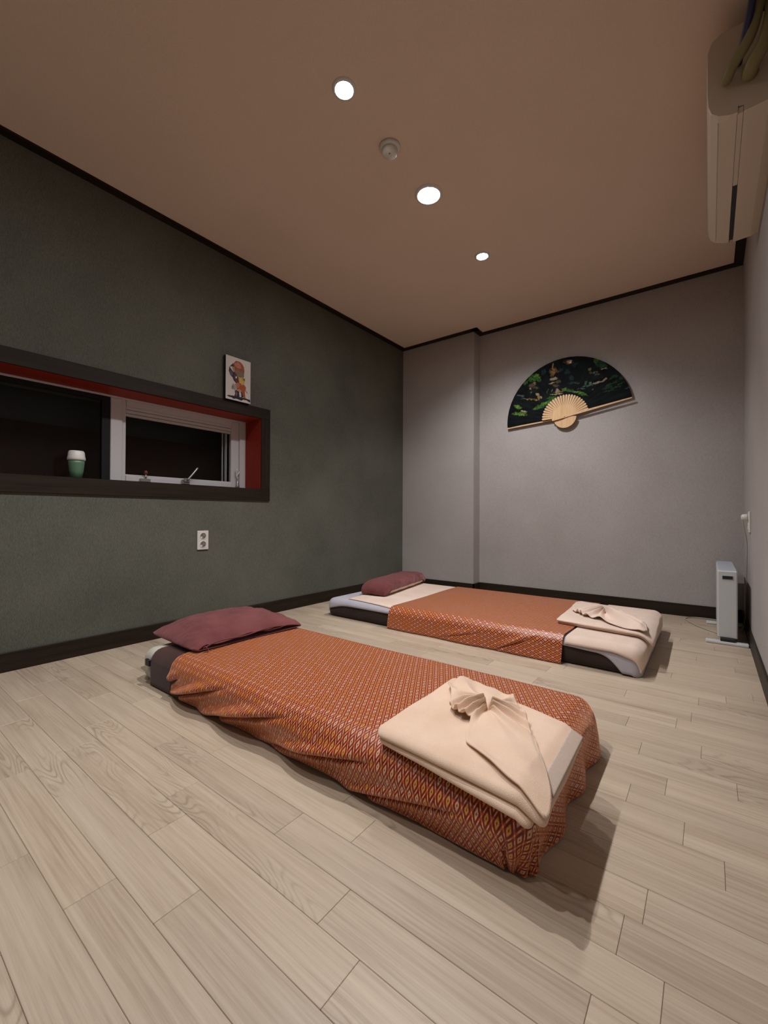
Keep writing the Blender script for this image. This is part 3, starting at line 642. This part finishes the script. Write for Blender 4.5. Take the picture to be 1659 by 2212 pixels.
# ---------------------------------------------------------------- near pillow: open sleeve
def sleeve(name, cen, hx, hy, ht, rz, mat, parent, z0, open_h, seed, zlow=0.0):
    ca, sa_ = math.cos(rz), math.sin(rz)
    def f(s, t):
        a = 2*PI*s; u = t*2-1                                  # u: -1 closed side, +1 opening
        v = math.cos(a); w_ = math.sin(a)
        v = math.copysign(abs(v)**0.75, v); w_ = math.copysign(abs(w_)**0.9, w_)
        if u < 0: k = (max(0.0, 1-abs(u)**2.6))**0.5
        else: k = (max(0.0, 1-abs(u)**2.4))**0.5
        hh = ht*k
        if u > 0: hh = max(hh, open_h*(0.85+0.3*nz(v*2, 3)))
        bx = hy*(1-0.06*(1-k)**2)
        wr_ = 0.006*nz(u*3+seed, v*5, w_*2)+0.004*nz(u*8, v*14, seed)*k
        z = hh*(w_ if w_ > 0 else w_*0.12)*(1-0.35*abs(v)**4)+wr_*(1 if w_ > 0 else 0)
        if u > 0.8 and w_ > 0: z += 0.004*math.sin(v*7+seed)*(u-.8)*5
        x = u*hx; y = v*bx
        return (cen[0]+x*ca-y*sa_, cen[1]+x*sa_+y*ca, z0+0.004+ht*0.12+z)
    me = grid_mesh(name, 140, 80, f, closed_u=True)
    o = link(name, me, mat, parent)
    if parent is not None: wp(o)
    solid(o, 0.003, 1.0); return o
p1 = tag(empty('pillow', (-1.79, 1.15, H1)), 'flat maroon towelling pillow with an open hem on the near mattress', 'pillow', 'maroon pillows')
sleeve('pillow_cover', (-1.795, 1.155), 0.205, 0.268, 0.076, -0.04, m_maroon, p1, H1+0.016, 0.020, 2.2)
# turned-back hem lip along the opening
pts = []
for k in range(25):
    v = -1+2*k/24; y = 1.155+0.245*v
    pts.append((-1.588+0.010*v*0.0, y-0.004, H1+0.050+0.004*math.sin(v*6)-0.016*abs(v)**5))
tube('hem', [(-1.586, 0.925, H1+.026), (-1.577, 0.916, H1+.034), (-1.584, 0.912, H1+.044)]+pts, 0.0028, m_maroon, p1, n=6, k=2)

# ================================================================ far mattress
H2, r2 = 0.118, 0.035
R2 = (-2.125, -0.240, 2.135, 3.085)
b2 = tag(empty('floor_mattress', (-1.18, 2.61, 0)), 'far floor mattress with pale lavender sheet and an orange runner across its middle', 'mattress', 'floor mattresses')
tag(mattress_body('pad', R2, H2, r2, m_matt, b2), 'dark brown pad')
Dm = r2*PI/2+(H2-r2)-r2
def sheet(s, t):
    px0, px1 = R2[0]-0.035, R2[1]+Dm-0.005
    px = px0+(px1-px0)*s
    dn = 0.022+0.006*sstep(-0.55, -0.40, px)+0.13*sstep(-0.43, -0.235, px)**1.6+0.03*math.exp(-((px-R2[0])/0.10)**2)
    dn = min(dn, Dm-0.004)
    y0 = R2[2]+r2-r2*PI/2*0.55-dn; y1 = R2[3]+0.05
    return (px, y0+(y1-y0)*t)
tag(drape('sheet', sheet, R2, H2, r2, 0.004, m_sheet, b2, 220, 90, th=0.002, wr=lambda px, py, nx, ny, z, L: 0.003*nz(px*7, py*7, 3)), 'pale lavender sheet')
# head towel: top only
ht = drape('spread_towel', lambda s, t: (-2.03+0.09*math.exp(-(t/0.12)**2)*1.0+(0.50-0.09*math.exp(-(t/0.12)**2))*s, 2.140-0.012*s+(3.10-2.140)*t), R2, H2, r2, 0.007, m_cream, None, 60, 80, th=0.004) if False else None
def head_towel(s, t):
    xl = -2.04+0.075*(1-t); px = xl+(-1.54-xl)*s
    return (px, 2.175-0.030*s+(3.13-2.175+0.03*s)*t)
me = grid_mesh('spread_towel', 60, 80, lambda s, t: dpos(*head_towel(s, t), R2, H2, r2, 0.0085, top=lambda x, y: 0.0012*nz(x*9, y*9)), lambda s, t: head_towel(s, t))
o = link('spread_towel', me, m_cream); solid(o, 0.004, 1.0); tag(o, 'smooth cream towel spread under the far pillow', 'towel')
def foot_towel(s, t):
    px0 = -0.545+0.03*t; px1 = R2[1]-r2+0.092+0.006*t
    y0 = 2.125-0.028*sstep(0.5, 1.0, s); y1 = 3.11
    return (px0+(px1-px0)*s, y0+(y1-y0)*t)
me = grid_mesh('spread_towel', 90, 110, lambda s, t: dpos(*foot_towel(s, t), R2, H2, r2, 0.0095, top=lambda x, y: 0.0012*nz(x*9, y*9, 3),
     wr=lambda px, py, nx, ny, z, L: 0.003*nz(px*5, py*6, 1)), lambda s, t: foot_towel(s, t))
o = link('spread_towel', me, m_cream); solid(o, 0.005, 1.0); tag(o, 'cream towel hanging over the foot end of the far mattress', 'towel')
def run(s, t):
    y0 = R2[2]-Dm-0.004; y1 = R2[3]+Dm
    return (-1.588+0.01*math.sin(t*5)+(1.028+0.035*sstep(.4, 0, t)*0)*s, y0+(y1-y0)*t)
def wr_2(px, py, nx, ny, z, L):
    e = 0.003*nz(px*5, py*5, z*8)+0.002*nz(px*15, 0, z*18)
    if ny < 0:
        lo_ = sstep(0.10, 0.0, z); e += lo_*0.008+0.003*lo_*math.sin(px*16+nz(px*4, 0)*2)
        e += crease(px, z, -0.80, 0.050, 0.45, 0.018, 0.010, 0.09)+crease(px, z, -1.1, 0.045, 0.25, 0.016, 0.006, 0.12)
    return e
o = drape('runner', run, R2, H2, r2, 0.0145, m_cloth2, None, 320, 260, th=0.0025, zmin=0.005, wr=wr_2, top=lambda x, y: 0.002*nz(x*3, y*3)) if False else None
me = grid_mesh('runner', 320, 260, lambda s, t: dpos(*run(s, t), R2, H2, r2, 0.0155, 0.005, wr_2, lambda x, y: 0.002*nz(x*3, y*3)), lambda s, t: run(s, t))
o = link('runner', me, m_cloth2); solid(o, 0.002, 1.0); tag(o, 'orange brown lozenge brocade runner across the middle of the far mattress', 'cloth')

t2 = tag(empty('folded_towel', (-0.45, 2.6, H2+.02)), 'thin folded cream bath towel on the foot of the far mattress', 'towel', 'folded bath towels')
slab('folded_layer', [(-0.640, 2.345), (-0.235, 2.300), (-0.240, 2.840), (-0.665, 2.930)], R2, H2, r2, 0.0185, 0.010, m_cream, t2, n=40, seed=2.0)
slab('folded_layer', [(-0.645, 2.335), (-0.228, 2.285), (-0.245, 2.850), (-0.670, 2.920)], R2, H2, r2, 0.0290, 0.013, m_cream, t2, n=40, seed=7.0, er=0.008)
POLY2 = [(-.659, 2.807), (-.640, 2.88), (-.548, 2.86), (-.443, 2.745), (-.320, 2.624), (-.245, 2.447), (-.232, 2.330), (-.240, 2.295), (-.330, 2.325), (-.400, 2.37), (-.450, 2.43), (-.545, 2.472), (-.614, 2.562), (-.642, 2.649)]
pl2 = [(math.radians(d), math.radians(w_), h_) for d, w_, h_ in
       [(195, 9, .022), (220, 8, .022), (243, 8, .020), (264, 8, .016), (172, 8, .010), (-30, 10, .018), (-52, 10, .022), (-8, 8, .010), (25, 9, .010), (60, 10, .008), (110, 12, .006)]]
gathered('face_cloth', POLY2, (-0.450, 2.560), lambda x, y, z: (x, y, H2+0.0450+z-0.5*max(0.0, x+0.262)), m_cream, 0.016, pl2, 2.1,
         'cream face cloth gathered into a bow on the far folded towel', 0.004)

# far pillow: cream cushion below, maroon cover over it
p2 = tag(empty('pillow', (-1.965, 2.72, H2)), 'plump maroon pillow over a cream underside on the far mattress', 'pillow', 'maroon pillows')
def cush(hx, hy, ht, cen, rz, z0, th0, th1, ex=0.0, seed=0.0):
    ca, sa_ = math.cos(rz), math.sin(rz)
    def f(s, t):
        v = t*2-1; a0, a1 = th0(v), th1(v); a = a0+(a1-a0)*s
        k = (1-abs(v)**(9 if ex else 5))**0.5 if abs(v) < 1 else 0
        k2 = k
        x = math.copysign(abs(math.cos(a))**0.55, math.cos(a))*(hx+ex)*(0.80+0.2*k)
        z = math.copysign(abs(math.sin(a))**0.62, math.sin(a))*(ht/2+ex)*k2-(1-k)*ht*0.40
        n_ = 0.005*nz(a*2, v*4, seed)+0.003*nz(a*5, v*11, seed)
        y = v*(hy+ex)
        return (cen[0]+(x+n_)*ca-y*sa_, cen[1]+x*sa_+y*ca, max(z0+0.001, z0+ht/2+z+n_))
    return f
cen2, rz2 = (-1.955, 2.715), 0.17
me = grid_mesh('cushion', 60, 60, cush(0.105, 0.335, 0.085, cen2, rz2, H2+.014, lambda v: 0.0, lambda v: 2*PI))
o = link('cushion', me, m_cream, p2); wp(o); tag(o, 'cream cushion showing along the lower edge')
def lo_ang(v): return -0.10-1.0*sstep(0.78, 0.97, abs(v))
me = grid_mesh('pillow_cover', 70, 90, cush(0.105, 0.370, 0.095, cen2, rz2, H2+.014, lo_ang, lambda v: PI+0.6, ex=0.006, seed=3.0))
o = link('pillow_cover', me, m_maroon, p2); wp(o); solid(o, 0.004, 1.0); tag(o, 'maroon towelling cover')

# ================================================================ wall fan
FC = Vector((-0.936, 3.645, 1.509))
fan = tag(empty('wall_fan', FC), 'large black painted bamboo folding fan hung on the back wall', 'fan')
A0, A1, NF = math.radians(10.2), math.radians(183.4), 24
FPC = {'m': (.62, .58, .50), 'b': (.10, .045, .02), 'y': (.30, .17, .035), 'o': (.20, .13, .04), 'o2': (.17, .15, .03), 't': (.20, .17, .11), 'd': (.055, .042, .022), 'n': (.004, .006, .006),
       'g': (.06, .10, .075), 'G': (.035, .10, .015), 'G2': (.012, .040, .016), 'L': (.10, .20, .03), 't2': (.008, .028, .028)}
def fan_col(x, z):
    c = Vector((.0022, .0034, .0042))
    n_ = nz(x*14, z*14, 4)
    x0_, z0_ = x, z
    x += 0.011*nz(x0_*38, z0_*38, 7)+0.006*nz(x0_*110, z0_*110, 8); z += 0.009*nz(x0_*38, z0_*38, 17)+0.006*nz(x0_*110, z0_*110, 18)
    c = c*(1+0.8*n_)
    if 0.12 < math.hypot(x, z) and z > 0.05: c += Vector((.002, .007, .004))*max(0, nz(x*9, z*16, 1))
    for (cx, cz, rx, ry, an, k) in FAN:
        dx, dz = x-cx, z-cz; ca, sa_ = math.cos(an), math.sin(an)
        u = (dx*ca+dz*sa_)/rx; v = (-dx*sa_+dz*ca)/ry; d = u*u+v*v
        if d < 2.2:
            a = sstep(1.5, 0.35, d)
            if k not in ('m', 't', 'd', 'n'): a *= clamp(0.55+0.9*nz(x*85, z*85, len(k)), 0, 1)
            else: a *= clamp(0.85+0.5*nz(x*110, z*110, 2), 0, 1)
            c = c.lerp(Vector(FPC[k])*1.6, a)
    return c
def fan_leaf():
    nu, nv = 600, 150; ri, ro = 0.085, 0.484
    def f(s, t):
        a = A0+(A1-A0)*s; r = ri+(ro-ri)*t
        ph = (s*NF) % 1.0; d = (abs(ph-.5)*2-.5)*0.0022*(0.3+0.7*t)
        return (r*math.cos(a), d, r*math.sin(a))
    me = grid_mesh('painted_leaf', nu, nv, f)
    at = me.color_attributes.new('print', 'FLOAT_COLOR', 'POINT')
    for i, v in enumerate(me.vertices):
        c = fan_col(v.co.x, v.co.z); at.data[i].color = (max(c.x, 0), max(c.y, 0), max(c.z, 0), 1)
    me.polygons.foreach_set('use_smooth', [False]*len(me.polygons))
    o = link('painted_leaf', me, m_fanpaint, fan); solid(o, 0.001, 0); return tag(o, 'black cloth leaf painted with a moonlit village and greenery')
fan_leaf()
# ribs: blades that widen out to the leaf
for k in range(NF):
    a = A0+(A1-A0)*(k+.5)/NF; da = (A1-A0)/NF
    w0, w1, w2 = 0.0075, 0.020*0.5, 0.0225*0.44*1.0
    ca, sa_ = math.cos(a), math.sin(a); bm = bmesh.new()
    prof = [(0.0, 0.006), (0.09, 0.0065), (0.100, 0.0058), (0.150, 0.0078), (0.172, 0.0086), (0.178, 0.0066), (0.181, 0.003)]
    yo = -0.0055-0.00035*k
    L_, R__ = [], []
    for r, hw in prof:
        for lst, sg in ((L_, 1), (R__, -1)):
            lst.append(((r*ca-sg*hw*sa_), (r*sa_+sg*hw*ca)))
    ring = L_+R__[::-1]
    fr_ = [bm.verts.new((x, yo, z)) for x, z in ring]; bk = [bm.verts.new((x, yo+.0012, z)) for x, z in ring]
    n_ = len(ring); bm.faces.new(fr_); bm.faces.new(bk[::-1])
    for i in range(n_): bm.faces.new((fr_[i], bk[i], bk[(i+1) % n_], fr_[(i+1) % n_]))
    bmesh.ops.recalc_face_normals(bm, faces=bm.faces)
    o = link('rib', bm_mesh(bm, 'rib'), m_bamboo, fan)
# butt ends below the pivot
for k in range(16):
    a = math.radians(190+k*(160/15)); ca, sa_ = math.cos(a), math.sin(a); bm = bmesh.new()
    hw0, hw1, rr = 0.004, 0.0093, 0.091
    yo = -0.0045-0.0006*k
    P_ = [(-hw0, 0.0), (hw0, 0.0), (hw1, rr-.003), (0, rr), (-hw1, rr-.003)]
    P_ = [(r*ca-h_*sa_, r*sa_+h_*ca) for h_, r in P_]
    fr_ = [bm.verts.new((x, yo, z)) for x, z in P_]; bk = [bm.verts.new((x, yo+.0015, z)) for x, z in P_]
    bm.faces.new(fr_); bm.faces.new(bk[::-1])
    for i in range(5): bm.faces.new((fr_[i], bk[i], bk[(i+1) % 5], fr_[(i+1) % 5]))
    bmesh.ops.recalc_face_normals(bm, faces=bm.faces)
    link('rib_end', bm_mesh(bm, 'rib_end'), m_bamboo, fan)
def guard(a, r0, r1_, w0, w1, yo, th):
    ca, sa_ = math.cos(a), math.sin(a); bm = bmesh.new(); P_ = []
    for r, h_ in ((r0, w0), (r1_, w1), (r1_, -w1), (r0, -w0)): P_.append((r*ca-h_*sa_, r*sa_+h_*ca))
    fr_ = [bm.verts.new((x, yo, z)) for x, z in P_]; bk = [bm.verts.new((x, yo+th, z)) for x, z in P_]
    bm.faces.new(fr_); bm.faces.new(bk[::-1])
    for i in range(4): bm.faces.new((fr_[i], bk[i], bk[(i+1) % 4], fr_[(i+1) % 4]))
    bmesh.ops.recalc_face_normals(bm, faces=bm.faces)
    return link('guard_stick', bm_mesh(bm, 'guard_stick'), m_bamboo, fan)
guard(A0-math.radians(1.2), -0.098, 0.484, 0.010, 0.0045, -0.020, 0.007)
guard(A1+math.radians(1.0), 0.0, 0.484, 0.008, 0.0045, 0.0015, 0.010)
lathe('rivet', [(.004, -.006), (.004, -.0225), (.002, -.024)], FC, m_metal, fan, 'y', 12)

# ================================================================ canvas picture on the window casing
PY0, PZ0, PW, PH = 1.533, ZH+cw+.002, 0.184, 0.280
pic = tag(empty('canvas_picture', (XL+.015, PY0+PW/2, PZ0)), 'small white canvas with an elephant collage resting on the window casing', 'picture')
box('canvas_block', (XL+.002, PY0, PZ0), (XL+.0295, PY0+PW, PZ0+PH), m_black, pic, 0.001)
PCC = {'r': (.32, .075, .035), 'p': (.45, .17, .13), 'b': (.20, .14, .09), 'k': (.035, .018, .028), 'w': (.55, .50, .47), 'y2': (.30, .24, .12), 'v': (.085, .075, .13),
       'm': (.10, .035, .04), 'y': (.55, .36, .07), 'g': (.16, .16, .09), 'o': (.36, .085, .025), 's': (.30, .30, .27), 'p2': (.50, .26, .17), 'n': (.012, .016, .028)}
def inpoly(x, y, P):
    c = False; j = len(P)-1
    for i in range(len(P)):
        if (P[i][1] > y) != (P[j][1] > y) and x < (P[j][0]-P[i][0])*(y-P[i][1])/(P[j][1]-P[i][1])+P[i][0]: c = not c
        j = i
    return c
nu, nv = 92, 140
me = grid_mesh('print_face', nu, nv, lambda s, t: (XL+.0302, PY0+PW*s, PZ0+PH*t), sm=False)
at = me.color_attributes.new('print', 'FLOAT_COLOR', 'CORNER'); k = 0
for j in range(nv):
    for i in range(nu):
        s, t = (i+.5)/nu, (j+.5)/nv; c = Vector((.60, .55, .51))*(1+.05*nz(s*3, t*3))
        for kk, P in PIC:
            if inpoly(s, t, P): c = Vector(PCC[kk])*(1+.35*nz(s*22, t*30, len(P)))
        for _ in range(4): at.data[k].color = (c.x, c.y, c.z, 1); k += 1
o = link('print_face', me, m_print, pic); wp(o); tag(o, 'printed white face with an elephant under a tall patchwork shape')

# ================================================================ tumbler on the sill
tc = (-2.545, 0.762, ZS+.003)
tb = tag(empty('tumbler', tc), 'green tumbler with a white lid standing on the window sill', 'cup')
lathe('cup_body', [(.020, 0), (.024, .001), (.031, .04), (.0345, .075), (.0355, .092)], tc, m_green, tb)
lathe('lid', [(.0355, .091), (.0395, .093), (.0385, .104), (.0365, .112), (.0345, .132), (.030, .139), (.004, .141)], tc, m_white, tb)

# ================================================================ sockets
def socket_plate(name, cy, cz, x, sgn, label):
    t = tag(empty(name, (x, cy, cz)), label, 'socket', 'double wall sockets')
    bm = bmesh.new(); add_box(bm, (min(x, x+sgn*.009), cy-.036, cz-.058), (max(x, x+sgn*.009), cy+.036, cz+.058), .003, 2)
    o = link('plate', bm_mesh(bm, 'plate'), m_white, t); wp(o)
    for dz in (.0255, -.0255):
        c_ = (x, cy, cz+dz)
        s_ = lathe('outlet', [(.0225, sgn*.009), (.0215, sgn*.0112), (.0190, sgn*.0112), (.0185, sgn*.0095)], c_, m_white, t, 'x', 32, cap=False)
        lathe('well', [(.0186, sgn*.0092), (.0184, sgn*.0096), (.001, sgn*.0096)], c_, m_hole, s_, 'x', 32, sm=False)
        for ay, az in ((-.0065, .0065), (.0065, -.0065)):
            lathe('pin_hole', [(.0026, sgn*.0096), (.0026, sgn*.0101), (.0005, sgn*.0101)], (x, cy+ay, cz+dz+az), m_black, s_, 'x', 10, sm=False)
        box('earth_clip', (min(x+sgn*.0096, x+sgn*.011), cy-.017, cz+dz-.014), (max(x+sgn*.0096, x+sgn*.011), cy-.006, cz+dz-.004), m_white, s_, .0008)
    return t
socket_plate('wall_socket', 1.401, 0.5435, XL, 1, 'white double wall socket on the dark wall below the window')
socket_plate('wall_socket', 3.10, 0.672, XR, -1, 'white double wall socket on the right wall above the heater')

# ================================================================ heater
HY = 3.02
he = tag(empty('heater', (0.0765, 3.3, 0)), 'slim white electric convector heater on the floor in the right corner', 'heater')
box('casing', (0.032, HY, 0.030), (0.121, 3.60, 0.404), m_heat, he, .008, 3)
tag(box('top_grille', (0.036, HY+.006, 0.402), (0.117, 3.594, 0.408), m_heat_top, he, .003), 'blue grey top')
box('front_panel', (0.035, HY-.006, 0.034), (0.118, HY+.002, 0.400), m_heat, he, .004, 2)
dp = box('display', (0.052, HY-.008, 0.354), (0.102, HY-.005, 0.377), m_heat_top, he, .001)
box('screen', (0.055, HY-.009, 0.357), (0.099, HY-.0075, 0.374), m_black, dp)
for y in (HY-.035, 3.50):
    box('foot', (-0.020, y, 0.0), (0.166, y+.045, 0.016), m_heat, he, .005, 2)
    box('foot_bracket', (0.045, y+.010, 0.014), (0.108, y+.060, 0.034), m_black, he, .002)
pz = 0.672+.0255
lathe('plug', [(.0175, -.012), (.0185, -.018), (.017, -.034), (.011, -.040)], (XR, 3.10, pz), m_white, he, 'x', 20)
tube('power_cord', [(XR-.034, 3.10, pz-.010), (XR-.030, 3.102, pz-.045), (XR-.014, 3.13, .56), (XR-.012, 3.18, .42), (XR-.012, 3.24, .25), (XR-.014, 3.30, .10), (XR-.030, 3.36, .012),
     (.090, 3.50, .005), (.040, 3.632, .005), (-.009, 3.652, .005), (-.086, 3.645, .005), (-.135, 3.574, .005), (-.100, 3.45, .005), (-.043, 3.342, .005), (.046, 3.227, .005), (.080, 3.20, .020), (.080, 3.19, .034)], .0032, m_cord, he, n=6, k=6)

# ================================================================ air conditioner
ay0, ay1 = 1.765, 2.585
ac = tag(empty('air_conditioner', (0.1, 2.18, 2.0)), 'cream wall-mounted air conditioner high on the right wall', 'air conditioner')
prof = [(XR, 2.285), (XR, 2.006), (.150, 1.998), (.100, 1.995), (.088, 1.995), (.088, 2.018), (.072, 2.022), (.072, 1.998), (.050, 2.002), (.022, 2.014), (.004, 2.032), (-.004, 2.058), (-.006, 2.10), (-.006, 2.24), (.006, 2.272), (.030, 2.285)]
def extrude_xz(name, prof, ya, yb, mat, parent, bulge=0.0):
    bm = bmesh.new(); n_ = len(prof); rows = []
    cxm = sum(p[0] for p in prof)/n_; czm = sum(p[1] for p in prof)/n_
    for y, sc in ((ya, .985), (ya+.006, 1), (yb-.012, 1), (yb-.003, .985), (yb, .955)):
        rows.append([bm.verts.new((XR-(XR-x)*sc, y, czm+(z-czm)*sc)) for x, z in prof])
    for a, b in zip(rows, rows[1:]):
        for i in range(n_): bm.faces.new((a[i], a[(i+1) % n_], b[(i+1) % n_], b[i]))
    bm.faces.new(rows[0][::-1]); bm.faces.new(rows[-1])
    bmesh.ops.recalc_face_normals(bm, faces=bm.faces)
    o = link(name, bm_mesh(bm, name), mat, parent); return wp(o)
extrude_xz('body', prof, ay0, ay1, m_ac, ac)
tag(box('air_slot', (.073, 2.145, 1.9985), (.087, ay1-.022, 2.016), m_black, ac), 'black air outlet slot')
box('slot_cover', (.073, ay0+.004, 1.9965), (.087, 2.145, 2.016), m_ac, ac)
box('louver', (.022, ay0+.03, 2.009), (.024, ay1-.03, 2.0125), m_ac, ac)
# taped pipes and cable at the unit's near end
pb = tag(empty('pipe_bundle', (0.10, 1.70, 2.1)), 'olive taped pipes and navy cable at the near end of the air conditioner', 'pipes')
tube('taped_pipe', [(.105, 1.757, 2.10), (.100, 1.73, 2.085), (.110, 1.70, 2.09), (.135, 1.675, 2.12), (.150, 1.66, 2.20), (.150, 1.65, 2.368)], .020, m_tape, pb, n=14, k=6)
tube('taped_pipe', [(.045, 1.757, 2.12), (.045, 1.735, 2.10), (.060, 1.705, 2.11), (.100, 1.67, 2.15), (.120, 1.64, 2.24), (.120, 1.62, 2.368)], .015, m_tape, pb, n=12, k=6)
tag(tube('cable', [(.075, 1.757, 2.15), (.075, 1.72, 2.13), (.085, 1.68, 2.15), (.100, 1.62, 2.20), (.105, 1.58, 2.26), (.105, 1.57, 2.368)], .010, m_navy, pb, n=10, k=6), 'navy cable')
bpy.context.view_layer.update()
